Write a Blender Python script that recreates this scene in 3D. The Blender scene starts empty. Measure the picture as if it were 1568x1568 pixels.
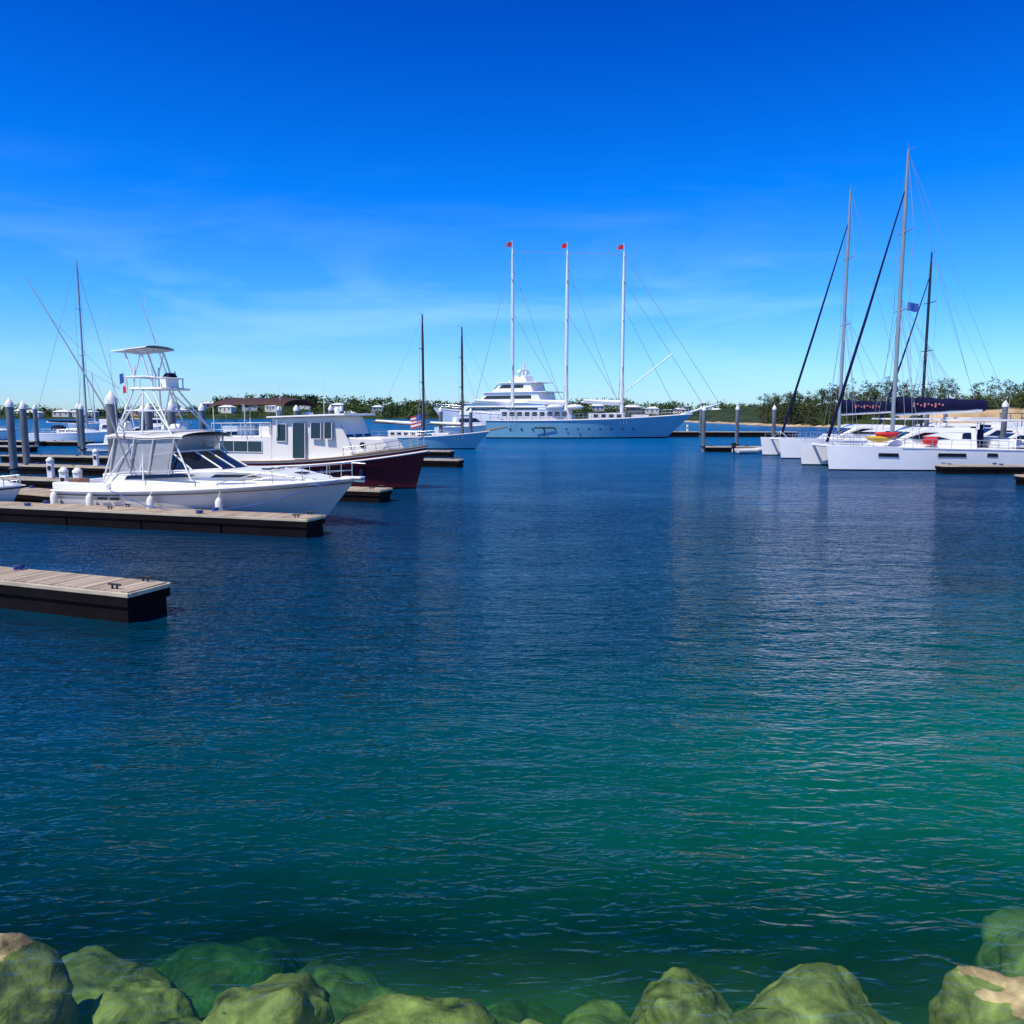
import bpy, math, random, bmesh
from mathutils import Vector, Matrix, noise
random.seed(7)
scn=bpy.context.scene
R=math.radians
# ------------------------------------------------------------ materials
def newmat(name):
    m=bpy.data.materials.new(name); m.use_nodes=True
    nt=m.node_tree; return m,nt,nt.nodes['Principled BSDF']
def paint(name,c,rough=.35,var=.12,scale=1.5,metal=0.,bump=0.,coat=0.,c2=None,stretch=(1,1,1),spec=.5):
    m,nt,b=newmat(name)
    tc=nt.nodes.new('ShaderNodeTexCoord'); mp=nt.nodes.new('ShaderNodeMapping'); mp.inputs['Scale'].default_value=stretch
    nt.links.new(tc.outputs['Object'],mp.inputs[0])
    n=nt.nodes.new('ShaderNodeTexNoise'); n.inputs['Scale'].default_value=scale; n.inputs['Detail'].default_value=4
    nt.links.new(mp.outputs[0],n.inputs['Vector'])
    r=nt.nodes.new('ShaderNodeValToRGB'); r.color_ramp.elements[0].position=.32; r.color_ramp.elements[1].position=.68
    r.color_ramp.elements[0].color=tuple(x*(1-var) for x in c)+(1,) if c2 is None else tuple(c2)+(1,)
    r.color_ramp.elements[1].color=tuple(c)+(1,)
    nt.links.new(n.outputs['Fac'],r.inputs[0]); nt.links.new(r.outputs[0],b.inputs['Base Color'])
    b.inputs['Roughness'].default_value=rough; b.inputs['Metallic'].default_value=metal
    b.inputs['Coat Weight'].default_value=coat; b.inputs['Specular IOR Level'].default_value=spec
    if bump>0:
        bp=nt.nodes.new('ShaderNodeBump'); bp.inputs['Strength'].default_value=bump; bp.inputs['Distance'].default_value=.05
        nt.links.new(n.outputs['Fac'],bp.inputs['Height']); nt.links.new(bp.outputs[0],b.inputs['Normal'])
    return m
M={}
M['white']=paint('gelcoat_white',(.88,.86,.83),.3,.06,.8,coat=.2)
M['hullgrey']=paint('gelcoat_grey_white',(.66,.63,.60),.25,.18,.7,coat=.4,stretch=(1,1,.4))
M['offwhite']=paint('nonskid_deck',(.72,.70,.65),.6,.1,3)
M['cream']=paint('cream_paint',(.86,.82,.74),.45,.1,1)
M['paleblue']=paint('pale_blue_hull',(.18,.40,.50),.3,.12,.4,coat=.3)
M['navy']=paint('navy_canvas',(.010,.012,.05),.8,.3,4,bump=.3,spec=.1)
M['black']=paint('black_rubber',(.012,.012,.013),.5,.3,3)
M['anti']=paint('antifouling',(.012,.010,.012),.6,.3,2,spec=.2)
M['maroon']=paint('maroon_hull',(.13,.010,.016),.28,.25,.6,coat=.25,spec=.3)
M['glass']=paint('dark_glass',(.012,.015,.02),.06,.2,1,coat=.3)
M['steel']=paint('stainless',(.75,.75,.76),.22,.1,3,metal=1)
M['alu']=paint('white_aluminium',(.82,.82,.80),.35,.08,2)
M['wire']=paint('rigging_wire',(.32,.34,.36),.4,.1,2)
M['darkmast']=paint('varnished_dark_mast',(.06,.03,.02),.4,.3,2,stretch=(1,1,.2))
M['blackmast']=paint('carbon_mast',(.02,.02,.025),.35,.3,1)
M['greymast']=paint('grey_mast',(.26,.31,.36),.35,.15,.5)
M['brown']=paint('brown_canvas',(.06,.022,.02),.8,.3,4,bump=.3)
M['canvas']=paint('grey_canvas',(.60,.59,.57),.7,.15,1.5,bump=.4)
M['wood']=paint('dock_board',(.52,.42,.31),.8,.0,1.0,c2=(.26,.20,.15),stretch=(7.1,.6,1),bump=.1,spec=.2)
M['rub']=paint('dock_rub_strip',(.64,.55,.39),.7,.0,2,c2=(.40,.33,.23),stretch=(.7,3,3))
M['float']=paint('dock_float',(.009,.006,.007),.8,.5,1.5,bump=.2,spec=.1)
M['conc']=paint('concrete_dock',(.38,.37,.34),.85,.2,2)
M['pile']=paint('steel_pile',(.19,.22,.24),.6,.0,1.2,c2=(.08,.09,.10),stretch=(2,2,.4))
M['pilecap']=paint('pile_cap',(.80,.80,.78),.5,.1,2)
M['red']=paint('red_cloth',(.55,.02,.02),.6,.2,2)
M['pink']=paint('pale_red_lettering',(.60,.20,.24),.6,.2,2)
M['yellow']=paint('yellow_plastic',(.75,.45,.02),.35,.2,3)
M['blue']=paint('blue_rope',(.02,.08,.35),.6,.2,3)
M['teak']=paint('teak',(.24,.12,.06),.5,.3,3,stretch=(.3,5,1))
M['stucco_white']=paint('white_stucco',(.66,.65,.60),.8,.1,.5)
M['stucco_peach']=paint('peach_stucco',(.50,.36,.26),.8,.15,.5)
M['roofwhite']=paint('white_limestone_roof',(.72,.72,.69),.7,.08,.5)
M['sand']=paint('sandstone_cliff',(.60,.43,.24),.9,.0,.12,c2=(.26,.18,.09),bump=.5)
M['trunk']=paint('bark',(.10,.07,.05),.9,.4,2)
m,nt,b=newmat('clear_vinyl'); b.inputs['Base Color'].default_value=(.46,.47,.48,1); b.inputs['Roughness'].default_value=.15
b.inputs['Alpha'].default_value=.66
n=nt.nodes.new('ShaderNodeTexNoise'); n.inputs['Scale'].default_value=2.2; n.inputs['Detail'].default_value=3
bp=nt.nodes.new('ShaderNodeBump'); bp.inputs['Strength'].default_value=.5; bp.inputs['Distance'].default_value=.1
nt.links.new(n.outputs['Fac'],bp.inputs['Height']); nt.links.new(bp.outputs[0],b.inputs['Normal']); M['vinyl']=m
def foliage(name,dark,light,sc):
    m,nt,b=newmat(name)
    g=nt.nodes.new('ShaderNodeNewGeometry')
    n=nt.nodes.new('ShaderNodeTexNoise'); n.inputs['Scale'].default_value=sc; n.inputs['Detail'].default_value=6; n.inputs['Roughness'].default_value=.7
    nt.links.new(g.outputs['Position'],n.inputs['Vector'])
    r=nt.nodes.new('ShaderNodeValToRGB'); r.color_ramp.elements[0].position=.36; r.color_ramp.elements[1].position=.66
    r.color_ramp.elements[0].color=tuple(dark)+(1,); r.color_ramp.elements[1].color=tuple(light)+(1,)
    nt.links.new(n.outputs['Fac'],r.inputs[0]); nt.links.new(r.outputs[0],b.inputs['Base Color']); b.inputs['Roughness'].default_value=.8
    b.inputs['Specular IOR Level'].default_value=.1
    return m
M['leaf']=foliage('distant_foliage',(.012,.030,.010),(.085,.13,.035),.07)
M['leaf2']=foliage('casuarina_foliage',(.009,.020,.007),(.08,.10,.03),.3)
M['grass']=foliage('scrub',(.010,.022,.007),(.05,.07,.022),.15)
# ------------------------------------------------------------ geometry helpers
class G:
    def __init__(s,name,mats,par=None):
        s.name=name; s.mats=[mats] if isinstance(mats,str) else list(mats); s.par=par; s.v=[]; s.f=[]; s.mi=[]; s.sm=[]
    def add(s,vs,fs,mi=0,smooth=False):
        o=len(s.v); s.v+= [tuple(p) for p in vs]
        for f in fs: s.f.append([i+o for i in f]); s.mi.append(mi); s.sm.append(smooth)
    def box(s,c,d,rz=0,mi=0,taper=1.):
        x,y,z=[k/2 for k in d]; cr,sr=math.cos(rz),math.sin(rz); vs=[]
        for dz in(-1,1):
            t=taper if dz>0 else 1
            for dx,dy in((-1,-1),(1,-1),(1,1),(-1,1)):
                a,b=dx*x*t,dy*y*t; vs.append((c[0]+a*cr-b*sr,c[1]+a*sr+b*cr,c[2]+dz*z))
        s.add(vs,[(3,2,1,0),(4,5,6,7),(0,1,5,4),(1,2,6,5),(2,3,7,6),(3,0,4,7)],mi); return s
    def tube(s,p,q,r1,r2=None,n=8,mi=0,cap=True):
        if r2 is None:r2=r1
        p=Vector(p);q=Vector(q); d=(q-p).normalized(); a=d.orthogonal().normalized(); b=d.cross(a)
        vs=[p+(a*math.cos(2*math.pi*i/n)+b*math.sin(2*math.pi*i/n))*r1 for i in range(n)]
        vs+=[q+(a*math.cos(2*math.pi*i/n)+b*math.sin(2*math.pi*i/n))*r2 for i in range(n)]
        s.add(vs,[(i,(i+1)%n,n+(i+1)%n,n+i) for i in range(n)],mi,True)
        if cap: s.add(vs[:n],[tuple(range(n))[::-1]],mi); s.add(vs[n:],[tuple(range(n))],mi)
        return s
    def path(s,pts,r,n=6,mi=0):
        for a,b in zip(pts[:-1],pts[1:]): s.tube(a,b,r,n=n,mi=mi)
        return s
    def lathe(s,c,prof,n=14,mi=0):
        vs=[];fs=[]
        for r,z in prof:
            for i in range(n): vs.append((c[0]+r*math.cos(2*math.pi*i/n),c[1]+r*math.sin(2*math.pi*i/n),c[2]+z))
        for k in range(len(prof)-1):
            for i in range(n): fs.append((k*n+i,k*n+(i+1)%n,(k+1)*n+(i+1)%n,(k+1)*n+i))
        s.add(vs,fs,mi,True); return s
    def prof(s,pts,hw,mi=0,y0=0):
        n=len(pts); vs=[(x,y0-hw(x,z),z) for x,z in pts]+[(x,y0+hw(x,z),z) for x,z in pts]
        fs=[tuple(range(n)),tuple(range(2*n-1,n-1,-1))]+[(i,n+i,n+(i+1)%n,(i+1)%n) for i in range(n)]
        s.add(vs,fs,mi); return s
    def sidewin(s,pts,hw,mi=0,off=.012,y0=0,th=.02):
        for sg in(-1,1):
            n=len(pts); a=[(x,y0+sg*(hw(x,z)+off),z) for x,z in pts]; b=[(x,y0+sg*(hw(x,z)-th),z) for x,z in pts]
            s.add(a+b,[tuple(range(n))]+[(i,n+i,n+(i+1)%n,(i+1)%n) for i in range(n)],mi)
        return s
    def loft(s,secs,mi=0,smooth=True,closed=False):
        n=len(secs[0]); vs=[p for q in secs for p in q]; fs=[]
        m=n if closed else n-1
        for k in range(len(secs)-1):
            for i in range(m): fs.append((k*n+i,k*n+(i+1)%n,(k+1)*n+(i+1)%n,(k+1)*n+i))
        s.add(vs,fs,mi,smooth); return s
    def done(s,bevel=0,recalc=True):
        me=bpy.data.meshes.new(s.name); me.from_pydata(s.v,[],s.f)
        for k in s.mats: me.materials.append(M[k])
        me.polygons.foreach_set('material_index',s.mi); me.polygons.foreach_set('use_smooth',s.sm)
        if recalc:
            bm=bmesh.new(); bm.from_mesh(me); bmesh.ops.recalc_face_normals(bm,faces=bm.faces); bm.to_mesh(me); bm.free()
        me.update()
        o=bpy.data.objects.new(s.name,me); scn.collection.objects.link(o)
        if s.par: o.parent=s.par
        if bevel:
            b=o.modifiers.new('bevel','BEVEL'); b.width=bevel; b.segments=2; b.limit_method='ANGLE'; b.angle_limit=R(35)
        return o
def empty(name,loc=(0,0,0),rz=0):
    e=bpy.data.objects.new(name,None); scn.collection.objects.link(e); e.location=loc; e.rotation_euler=(0,0,rz); e.empty_display_size=.5; return e
class Hull:
    def __init__(s,par,L,beam,sh,rake,draft,mats,stern=.85,p=2.2,tmax=.42,flare=.5,boot=.12,N=24,y0=0,xo=0,deckcamber=.1,name='hull',wl=.88):
        s.L=L;s.beam=beam;s.sh=sh;s.rake=rake;s.y0=y0;s.xo=xo;s.stern=stern;s.p=p;s.tmax=tmax
        g=G(name,mats,par); cols=[]
        for i in range(N+1):
            t=1-(1-i/N)**1.3
            S=sh(t); bd=s.hb(t); sec=[]
            dr=draft*(1-.75*t**3)
            zs=[-dr,-dr*.5,0,boot,boot+(S-boot)*.33,boot+(S-boot)*.68,S-.1*min(1,S),S]
            fc=[0.02,.62,wl,wl+.02,wl+(1-wl)*.4,wl+(1-wl)*.72,.985,1]
            ex=1+flare*4*t**2
            for z,f in zip(zs,fc):
                zn=max(0,z/S); x=xo+t*(L-rake*(1-zn)); sec.append((x,bd*f**ex,z))
            cols.append(sec)
        for sg in(-1,1):
            for a,b_,mi in((0,3,1),(3,6,0),(6,7,3 if len(mats)>3 else 0)):
                g.loft([[ (x,y0+sg*y,z) for x,y,z in c[a:b_+1]] for c in cols],mi)
            g.loft([[ (c[-1][0],y0+sg*c[-1][1]*k,c[-1][2]-.02+deckcamber*(1-k*k)*min(1,c[-1][1]/(beam*.3))) for k in (1,.66,.33,0)] for c in cols],2)
        c=cols[0]; tr=[(x,y0-y,z) for x,y,z in c]+[(x,y0+y,z) for x,y,z in c[::-1]]
        g.add(tr,[tuple(range(len(tr)))],0)
        g.done()
    def hb(s,t):
        if t<s.tmax: f=s.stern+(1-s.stern)*math.sin(t/s.tmax*math.pi/2)
        else: f=max(.012,1-((t-s.tmax)/(1-s.tmax))**s.p)
        return s.beam/2*f
    def pt(s,t,sg,dz=0,inset=0):
        return (s.xo+t*s.L,s.y0+sg*max(0,s.hb(t)-inset),s.sh(t)+dz)
    def rail(s,par,t0,t1,h,mat='steel',n=9,r=.014,inset=.08,name='guard_rail',mid=True):
        g=G(name,mat,par)
        for sg in(-1,1):
            top=[s.pt(t0+(t1-t0)*i/n,sg,h,inset) for i in range(n+1)]
            g.path(top,r)
            if mid: g.path([s.pt(t0+(t1-t0)*i/n,sg,h*.5,inset) for i in range(n+1)],r*.6)
            for i in range(n+1): g.tube(s.pt(t0+(t1-t0)*i/n,sg,-.02,inset),top[i],r)
        g.done()
    def rub(s,par,mat,dz=-.06,r=.04,n=22,t1=1,name='rub_rail'):
        g=G(name,mat,par)
        for sg in(-1,1): g.path([s.pt(t1*i/n,sg,dz,-.01) for i in range(n+1)],r)
        g.done()
def flag(par,base,w,h,mat,name='flag',ang=0.5):
    g=G(name,mat,par); secs=[]
    for i in range(7):
        t=i/6; dx=w*t*math.cos(ang); dy=w*t*math.sin(ang)+.1*w*math.sin(t*7); secs.append([(base[0]+dx,base[1]+dy,base[2]-.25*w*t-h*k) for k in(0,.5,1)])
    g.loft(secs); g.done(recalc=False)
# ------------------------------------------------------------ sport fishing boat
HEAD=math.atan2(-.298,.954)
def sportboat():
    e=empty('sport_fishing_boat',(-16.95,31.98,0),HEAD)
    sh=lambda t:1.12+.62*t**1.7
    H=Hull(e,12,3.9,sh,1.5,.8,['hullgrey','anti','white','white'],stern=.88,p=2.5,tmax=.4,flare=.55,deckcamber=.16)
    H.rub(e,'black',-.16,.022); H.rub(e,'white',-.02,.045,name='toe_rail')
    g=G('boot_stripe','navy',e)
    for sg in(-1,1): g.path([(11.9*t-1.45*t*(1-.2),sg*H.hb(t)*(.90**(1+2.2*t*t))+sg*.005,.2) for t in [i/16 for i in range(16)]],.03,n=4)
    g.done()
    g=G('swim_platform','white',e); g.box((-.55,0,.42),(1.1,3.2,.12)); g.done(.03)
    g=G('cockpit_coaming','white',e)
    g.box((1.3,-1.5,1.27),(2.6,.35,.28)); g.box((1.3,1.5,1.27),(2.6,.35,.28)); g.box((.14,0,1.25),(.28,2.7,.3))
    g.box((2.2,0,1.45),(.7,2.2,.6)); g.done(.05)
    g=G('cockpit_liner',['teak','offwhite'],e); g.box((1.2,0,1.16),(1.9,2.6,.06),mi=1); g.box((.5,-.9,1.36),(.6,.5,.3)); g.done(.03)
    hw=lambda x,z:max(.3,1.55-.28*(z-1.2)-.02*max(0,x-6)**2*1.6)
    g=G('cabin_trunk','white',e)
    g.prof([(2.6,1.15),(2.6,1.75),(6.2,1.95),(7.6,2.0),(9.2,1.93),(10.6,1.72),(10.9,1.5),(8,1.2)],hw); g.done(.06)
    g=G('cabin_window','glass',e)
    g.sidewin([(3.2,1.58),(3.3,1.70),(5.6,1.84),(6.3,1.80),(6.0,1.72)],hw)
    g.sidewin([(6.9,1.72),(7.1,1.84),(8.4,1.85),(8.9,1.76)],hw); 
    g.done()
    g=G('hull_vent','glass',e)
    for sg in(-1,1):
        for k in range(2): g.box((2.6+.55*k,sg*1.93,.9),(.4,.03,.09))
    g.done()
    g=G('deck_hatch',['glass','steel'],e); g.box((8.6,0,2.0),(.6,.6,.05)); g.box((9.8,0,1.87),(.4,.4,.05)); g.done(.01)
    g=G('windshield','glass',e)
    g.add([(6.95,-.75,1.99),(6.95,.75,1.99),(5.75,.7,2.62),(5.75,-.7,2.62)],[(0,1,2,3)])
    for sg in(-1,1):
        g.add([(6.95,sg*.75,1.99),(6.1,sg*1.3,1.95),(5.2,sg*1.22,2.58),(5.75,sg*.7,2.62)],[(0,1,2,3)])
        g.add([(6.1,sg*1.3,1.95),(3.9,sg*1.42,1.86),(4.0,sg*1.3,2.42),(5.2,sg*1.22,2.58)],[(0,1,2,3)])
    g.done(recalc=False)
    g=G('windshield_frame','alu',e)
    for sg in(-1,1):
        g.path([(6.95,sg*.75,2.0),(6.1,sg*1.3,1.96),(3.9,sg*1.43,1.87)],.03)
        g.path([(5.75,sg*.7,2.63),(5.2,sg*1.23,2.59),(4.0,sg*1.31,2.43)],.03)
        g.tube((6.95,sg*.75,2.0),(5.75,sg*.7,2.63),.03); g.tube((6.1,sg*1.3,1.96),(5.2,sg*1.23,2.59),.03); g.tube((3.9,sg*1.43,1.87),(4.0,sg*1.31,2.43),.03)
    g.tube((5.75,-.7,2.63),(5.75,.7,2.63),.03); g.tube((6.95,0,2.0),(5.75,0,2.63),.025); g.done()
    g=G('clear_enclosure','vinyl',e)
    for sg in(-1,1):
        g.loft([[(x+.25*k,sg*(1.42-.12*k+.02*math.sin(x*5)),1.8+1.35*k) for k in(0,.33,.66,1)] for x in (2.5,3.3,4.2,5.1)])
    g.loft([[(5.15+.45*k,y,2.65+.5*k) for k in(1,0)] for y in(-1.2,-.4,.4,1.2)])
    g.loft([[(2.5+.25*k,y,1.8+1.35*k) for k in(0,1)] for y in(-1.4,-.5,.5,1.4)])
    g.done(recalc=False)
    g=G('canvas_top','canvas',e)
    for h0,h1 in((3.14,.16),(3.08,.10)):
        g.loft([[(2.45+ i*.42,1.42*math.sin(a),h0+h1*math.cos(a)+.03*math.sin(i*1.1)) for a in [R(-95+19*j) for j in range(11)]] for i in range(9)])
    for sg in(-1,1):
        for x in(2.55,3.45,4.3,5.2): g.tube((x,sg*1.45,1.8),(x+.25,sg*1.37,3.12),.035)
    g.done(recalc=False)
    g=G('helm_seat',['white','navy'],e); g.box((3.9,-.5,2.0),(.6,1.2,.5)); g.box((3.6,-.5,2.4),(.15,1.2,.6)); g.box((5.1,-.5,2.05),(.5,1.3,.7)); g.done(.05)
    g=G('tuna_tower','alu',e); r=.032
    for sg in(-1,1):
        g.path([(2.3,sg*1.62,1.3),(2.75,sg*1.2,3.3),(3.15,sg*.68,4.9),(3.2,sg*.62,5.75)],r)
        g.path([(6.2,sg*1.5,1.6),(5.1,sg*1.15,3.35),(4.0,sg*.68,4.9),(3.95,sg*.62,5.6)],r)
        g.path([(4.1,sg*1.5,1.5),(3.9,sg*1.2,3.35),(3.6,sg*.7,4.85)],r)
        g.tube((2.75,sg*1.2,3.3),(5.1,sg*1.15,3.35),r); g.tube((2.95,sg*.95,4.1),(4.6,sg*.93,4.1),r*.8)
        g.tube((2.75,sg*1.2,3.3),(3.6,sg*.7,4.85),r*.8); g.tube((5.1,sg*1.15,3.35),(3.6,sg*.7,4.85),r*.8)
        g.tube((2.3,sg*1.62,1.3),(3.9,sg*1.2,3.35),r*.8)
        g.path([(3.05,sg*.75,4.9),(4.5,sg*.75,4.9)],r); 
        g.path([(2.9,sg*.72,5.35),(3.8,sg*.78,5.35),(4.35,sg*.6,5.3),(4.5,0,5.3)],r)
        for x in(2.9,3.5,4.2): g.tube((x,sg*.74,4.9),(x,sg*.74,5.35),r*.8)
        g.tube((3.1,sg*.62,5.35),(2.75,sg*.6,6.3),r); g.tube((3.8,sg*.62,5.35),(3.5,sg*.6,6.3),r)
        g.tube((3.15,sg*.6,5.35),(3.5,sg*.6,6.3),r*.7)
    for x,z,w in((2.75,3.3,1.2),(5.1,3.35,1.15),(3.9,3.35,1.2),(3.15,4.9,.7),(4.0,4.9,.7),(2.95,4.1,.95),(4.55,4.1,.93),(2.9,5.35,.72),(4.5,4.9,.75),(2.75,6.3,.6),(3.5,6.3,.6)):
        g.tube((x,-w,z),(x,w,z),r)
    for k in range(8): g.tube((2.38+.09*k,-1.5+.065*k,1.7+.33*k),(2.38+.09*k,-1.1+.065*k,1.7+.33*k),r*.7)
    g.done()
    g=G('tower_platform','white',e); g.box((3.7,0,4.93),(1.5,1.5,.06)); g.box((4.2,0,5.15),(.3,.7,.4)); g.done(.03)
    g=G('tower_sunshade','white',e)
    for h0,h1 in((6.30,.10),(6.27,.02)):
        g.loft([[(2.25+i*.27,.78*math.sin(a),h0+h1*math.cos(a)+.02*i) for a in [R(-90+20*j) for j in range(10)]] for i in range(7)])
    g.done(recalc=False)
    g=G('tower_console_cover','navy',e); g.box((4.25,0,5.43),(.35,.5,.16),taper=.6); g.done(.04)
    g=G('radar_dome','white',e); g.lathe((4.5,0,3.35),[(0,.0),(.32,.02),(.34,.12),(.25,.24),(0,.28)]); g.lathe((3.1,.9,3.3),[(0,0),(.12,.0),(.13,.1),(.09,.22),(0,.25)]); g.lathe((2.9,-.8,3.3),[(.1,.0),(.16,.16),(.12,.34),(0,.42)]); g.done()
    g=G('outrigger_pole','wire',e)
    A=Vector((3.0,-1.75,3.9)); A1=Vector((-.1,-2.1,8.95)); B=Vector((3.2,1.75,4.0)); B1=Vector((1.0,2.3,8.7))
    g.tube((3.6,-1.6,2.0),A,.035); g.tube(A,A1,.030,.014); g.tube((3.6,1.6,2.0),B,.035); g.tube(B,B1,.030,.014)
    for k in(.35,.7): g.tube(A.lerp(A1,k),(3.0,-1.2,4.9),.006,n=4); g.tube(B.lerp(B1,k),(3.2,1.2,4.9),.006,n=4)
    g.done()
    g=G('antenna','alu',e)
    for x,y,z,h in((2.6,-1,3.3,4.6),(2.7,1,3.3,5.2),(3.3,.5,6.3,1.4),(1.8,1.5,1.4,3.4)): g.tube((x,y,z),(x-.06*h,y,z+h),.016,.006,n=5)
    g.done()
    g=G('fishing_rod','darkmast',e)
    for i in range(5): g.tube((2.5,-.9+.45*i,3.2),(1.7-.1*i,-.9+.45*i,4.6),.014,.006,n=5)
    g.done()
    flag(e,(1.9,.2,5.6),.55,.38,'blue',ang=2.6); flag(e,(1.98,.2,5.1),.4,.28,'red',name='burgee',ang=2.6)
    g=G('flagstaff','alu',e); g.tube((2.3,.2,3.3),(1.88,.2,5.65),.014); g.done()
    g=G('bow_rail','steel',e)
    for sg in(-1,1):
        ts=[.62,.7,.78,.86,.93,.985]
        top=[H.pt(t,sg,.12+.42*min(1,(t-.6)/.2),.1) for t in ts]; g.path(top,.018); 
        g.path([H.pt(t,sg,.06+.22*min(1,(t-.6)/.2),.1) for t in ts[1:]],.012)
        for t,p in zip(ts,top): g.tube(H.pt(t,sg,-.02,.12),p,.015)
        g.tube(top[-1],(12.35,0,H.sh(1)+.5),.018)
    g.done()
    g=G('bow_pulpit',['white','steel'],e); g.box((11.85,0,1.74),(.8,.36,.08)); g.box((12.1,0,1.62),(.4,.12,.12),mi=1); g.done(.03)
    g=G('mooring_line','blue',e)
    g.path([(11.6,-.5,1.7),(9.5,-1.9,.95),(7.5,-2.25,.62)],.015); g.path([(3,-1.95,1.2),(4.8,-2.25,.75),(6,-2.35,.62)],.015); g.done()
    g=G('fender','cream',e)
    for x in(.3,2.1,4.9,7.6):
        y=-H.hb(x/12)-.16 if x<6 else -H.hb(x/12)-.1
        g.lathe((x,y,.42),[(0,0),(.1,.04),(.13,.15),(.13,.5),(.09,.6),(.03,.66),(0,.68)]); g.tube((x,y,1.08),(x,y+.15,H.sh(x/12)),.012)
    g.done()
sportboat()
# ------------------------------------------------------------ maroon trawler
def trawler():
    e=empty('trawler_yacht',(-16.5,46.3,0),HEAD)
    sh=lambda t:1.25+.15*(1-t)+1.05*t**2.3
    H=Hull(e,12.6,4.0,sh,.7,1.0,['maroon','anti','offwhite','white'],stern=.8,p=2.6,tmax=.45,flare=.45,boot=.1,deckcamber=.1)
    H.rub(e,'white',-.28,.05); H.rub(e,'teak',0,.045,name='cap_rail')
    hw=lambda x,z:min(1.65,1.65-.06*(z-1.5)) if x<7.9 else 1.6-.06*(z-1.5)-.25*(x-7.9)
    g=G('aft_cabin','cream',e); g.prof([(.5,1.2),(.5,2.75),(4.2,2.8),(4.2,1.2)],hw); g.done(.05)
    g=G('pilothouse','cream',e); g.prof([(4.2,1.3),(4.2,3.72),(8.1,3.86),(8.75,2.5),(8.9,1.6)],hw); g.done(.04)
    g=G('pilothouse_roof','white',e); g.prof([(4.0,3.74),(4.0,3.83),(8.7,3.99),(8.75,3.88)],lambda x,z:1.75); g.done(.03)
    g=G('forward_trunk','cream',e); g.prof([(8.6,1.8),(8.6,2.75),(10.4,2.7),(10.9,2.1)],lambda x,z:1.25-.3*(x-8.6)*.5); g.done(.08)
    g=G('window','glass',e)
    for P in ([(.9,1.9),(.9,2.5),(3.6,2.53),(3.6,1.9)],[(4.5,2.5),(4.5,3.42),(5.1,3.44),(5.1,2.5)],[(5.5,1.6),(5.5,3.5),(6.25,3.53),(6.25,1.6)],[(6.6,2.65),(6.6,3.5),(7.2,3.52),(7.2,2.65)],[(7.4,2.65),(7.4,3.53),(7.85,3.55),(7.85,2.65)]): g.sidewin(P,hw)
    for y in(-1.0,0,1.0):
        g.add([(8.16,y-.4,3.6),(8.16,y+.4,3.6),(8.66,y+.4,2.72),(8.66,y-.4,2.72)],[(0,1,2,3)])
    for sg in(-1,1): g.tube((9.4,sg*1.12,2.35),(9.4,sg*1.18,2.35),.15,n=14)
    g.done(recalc=False)
    g=G('window_frame','white',e)
    for x0,x1,z0,z1 in((.9,3.6,1.9,2.5),(4.5,5.1,2.5,3.43),(5.5,6.25,1.6,3.5),(6.6,7.2,2.65,3.51),(7.4,7.85,2.65,3.54)):
        for sg in(-1,1):
            y=lambda z:sg*(hw(4,z)+.02)
            g.path([(x0,y(z0),z0),(x0,y(z1),z1),(x1,y(z1),z1),(x1,y(z0),z0),(x0,y(z0),z0)],.022,n=4)
    for x in(1.8,2.7): 
        for sg in(-1,1): g.tube((x,sg*(hw(x,1.9)+.02),1.9),(x,sg*(hw(x,2.5)+.02),2.5),.02,n=4)
    g.done()
    g=G('awning','brown',e)
    g.loft([[(.3+i*.68,1.7*math.sin(a),4.42+.42*math.cos(a)+(.03 if i%2 else 0)-(.12 if i in(0,7) else 0)) for a in [R(-88+16*j) for j in range(12)]] for i in range(8)])
    g.done(recalc=False)
    g=G('awning_frame','alu',e)
    for x in(.6,2.6,4.6):
        for sg in(-1,1): g.tube((x,sg*1.65,2.7),(x,sg*1.66,4.45),.025)
    for sg in(-1,1):
        g.path([(.4,sg*1.6,3.45),(4.2,sg*1.6,3.5)],.022); g.path([(.4,sg*1.6,3.1),(4.2,sg*1.6,3.15)],.015)
        for k in range(7): g.tube((.4+.63*k,sg*1.6,2.75),(.4+.63*k,sg*1.6,3.48),.018)
    g.done()
    g=G('deck_box','white',e); g.box((1.6,.3,3.05),(1.2,1.0,.6)); g.box((3.4,-.4,3.1),(.7,1.4,.7)); g.done(.06)
    g=G('searchlight','white',e); g.lathe((7.3,0,3.98),[(0,0),(.12,.0),(.15,.2),(.1,.35),(0,.38)]); g.lathe((5.0,.8,3.9),[(0,0),(.3,.02),(.3,.14),(0,.22)]); g.done()
    g=G('antenna','alu',e); g.tube((5.8,1.2,3.9),(5.8,1.2,6.6),.015,.006); g.tube((4.6,-1.2,3.85),(4.5,-1.2,5.6),.015,.006); g.done()
    H.rail(e,.68,.985,.5,n=7,r=.02,mid=True,inset=.12)
    g=G('fender','navy',e)
    for x in(7.5,9.6): g.lathe((x,-H.hb(x/12.6)-.12,.5),[(0,0),(.12,.05),(.14,.3),(.12,.55),(0,.62)]); 
    g.done()
    g=G('name_board','white',e)
    for k in range(6): g.box((11.1+.12*k,-H.hb(.9+.009*k)-.0,2.02+.012*k),(.07,.02,.1),rz=.5)
    g.done()
trawler()
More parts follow.
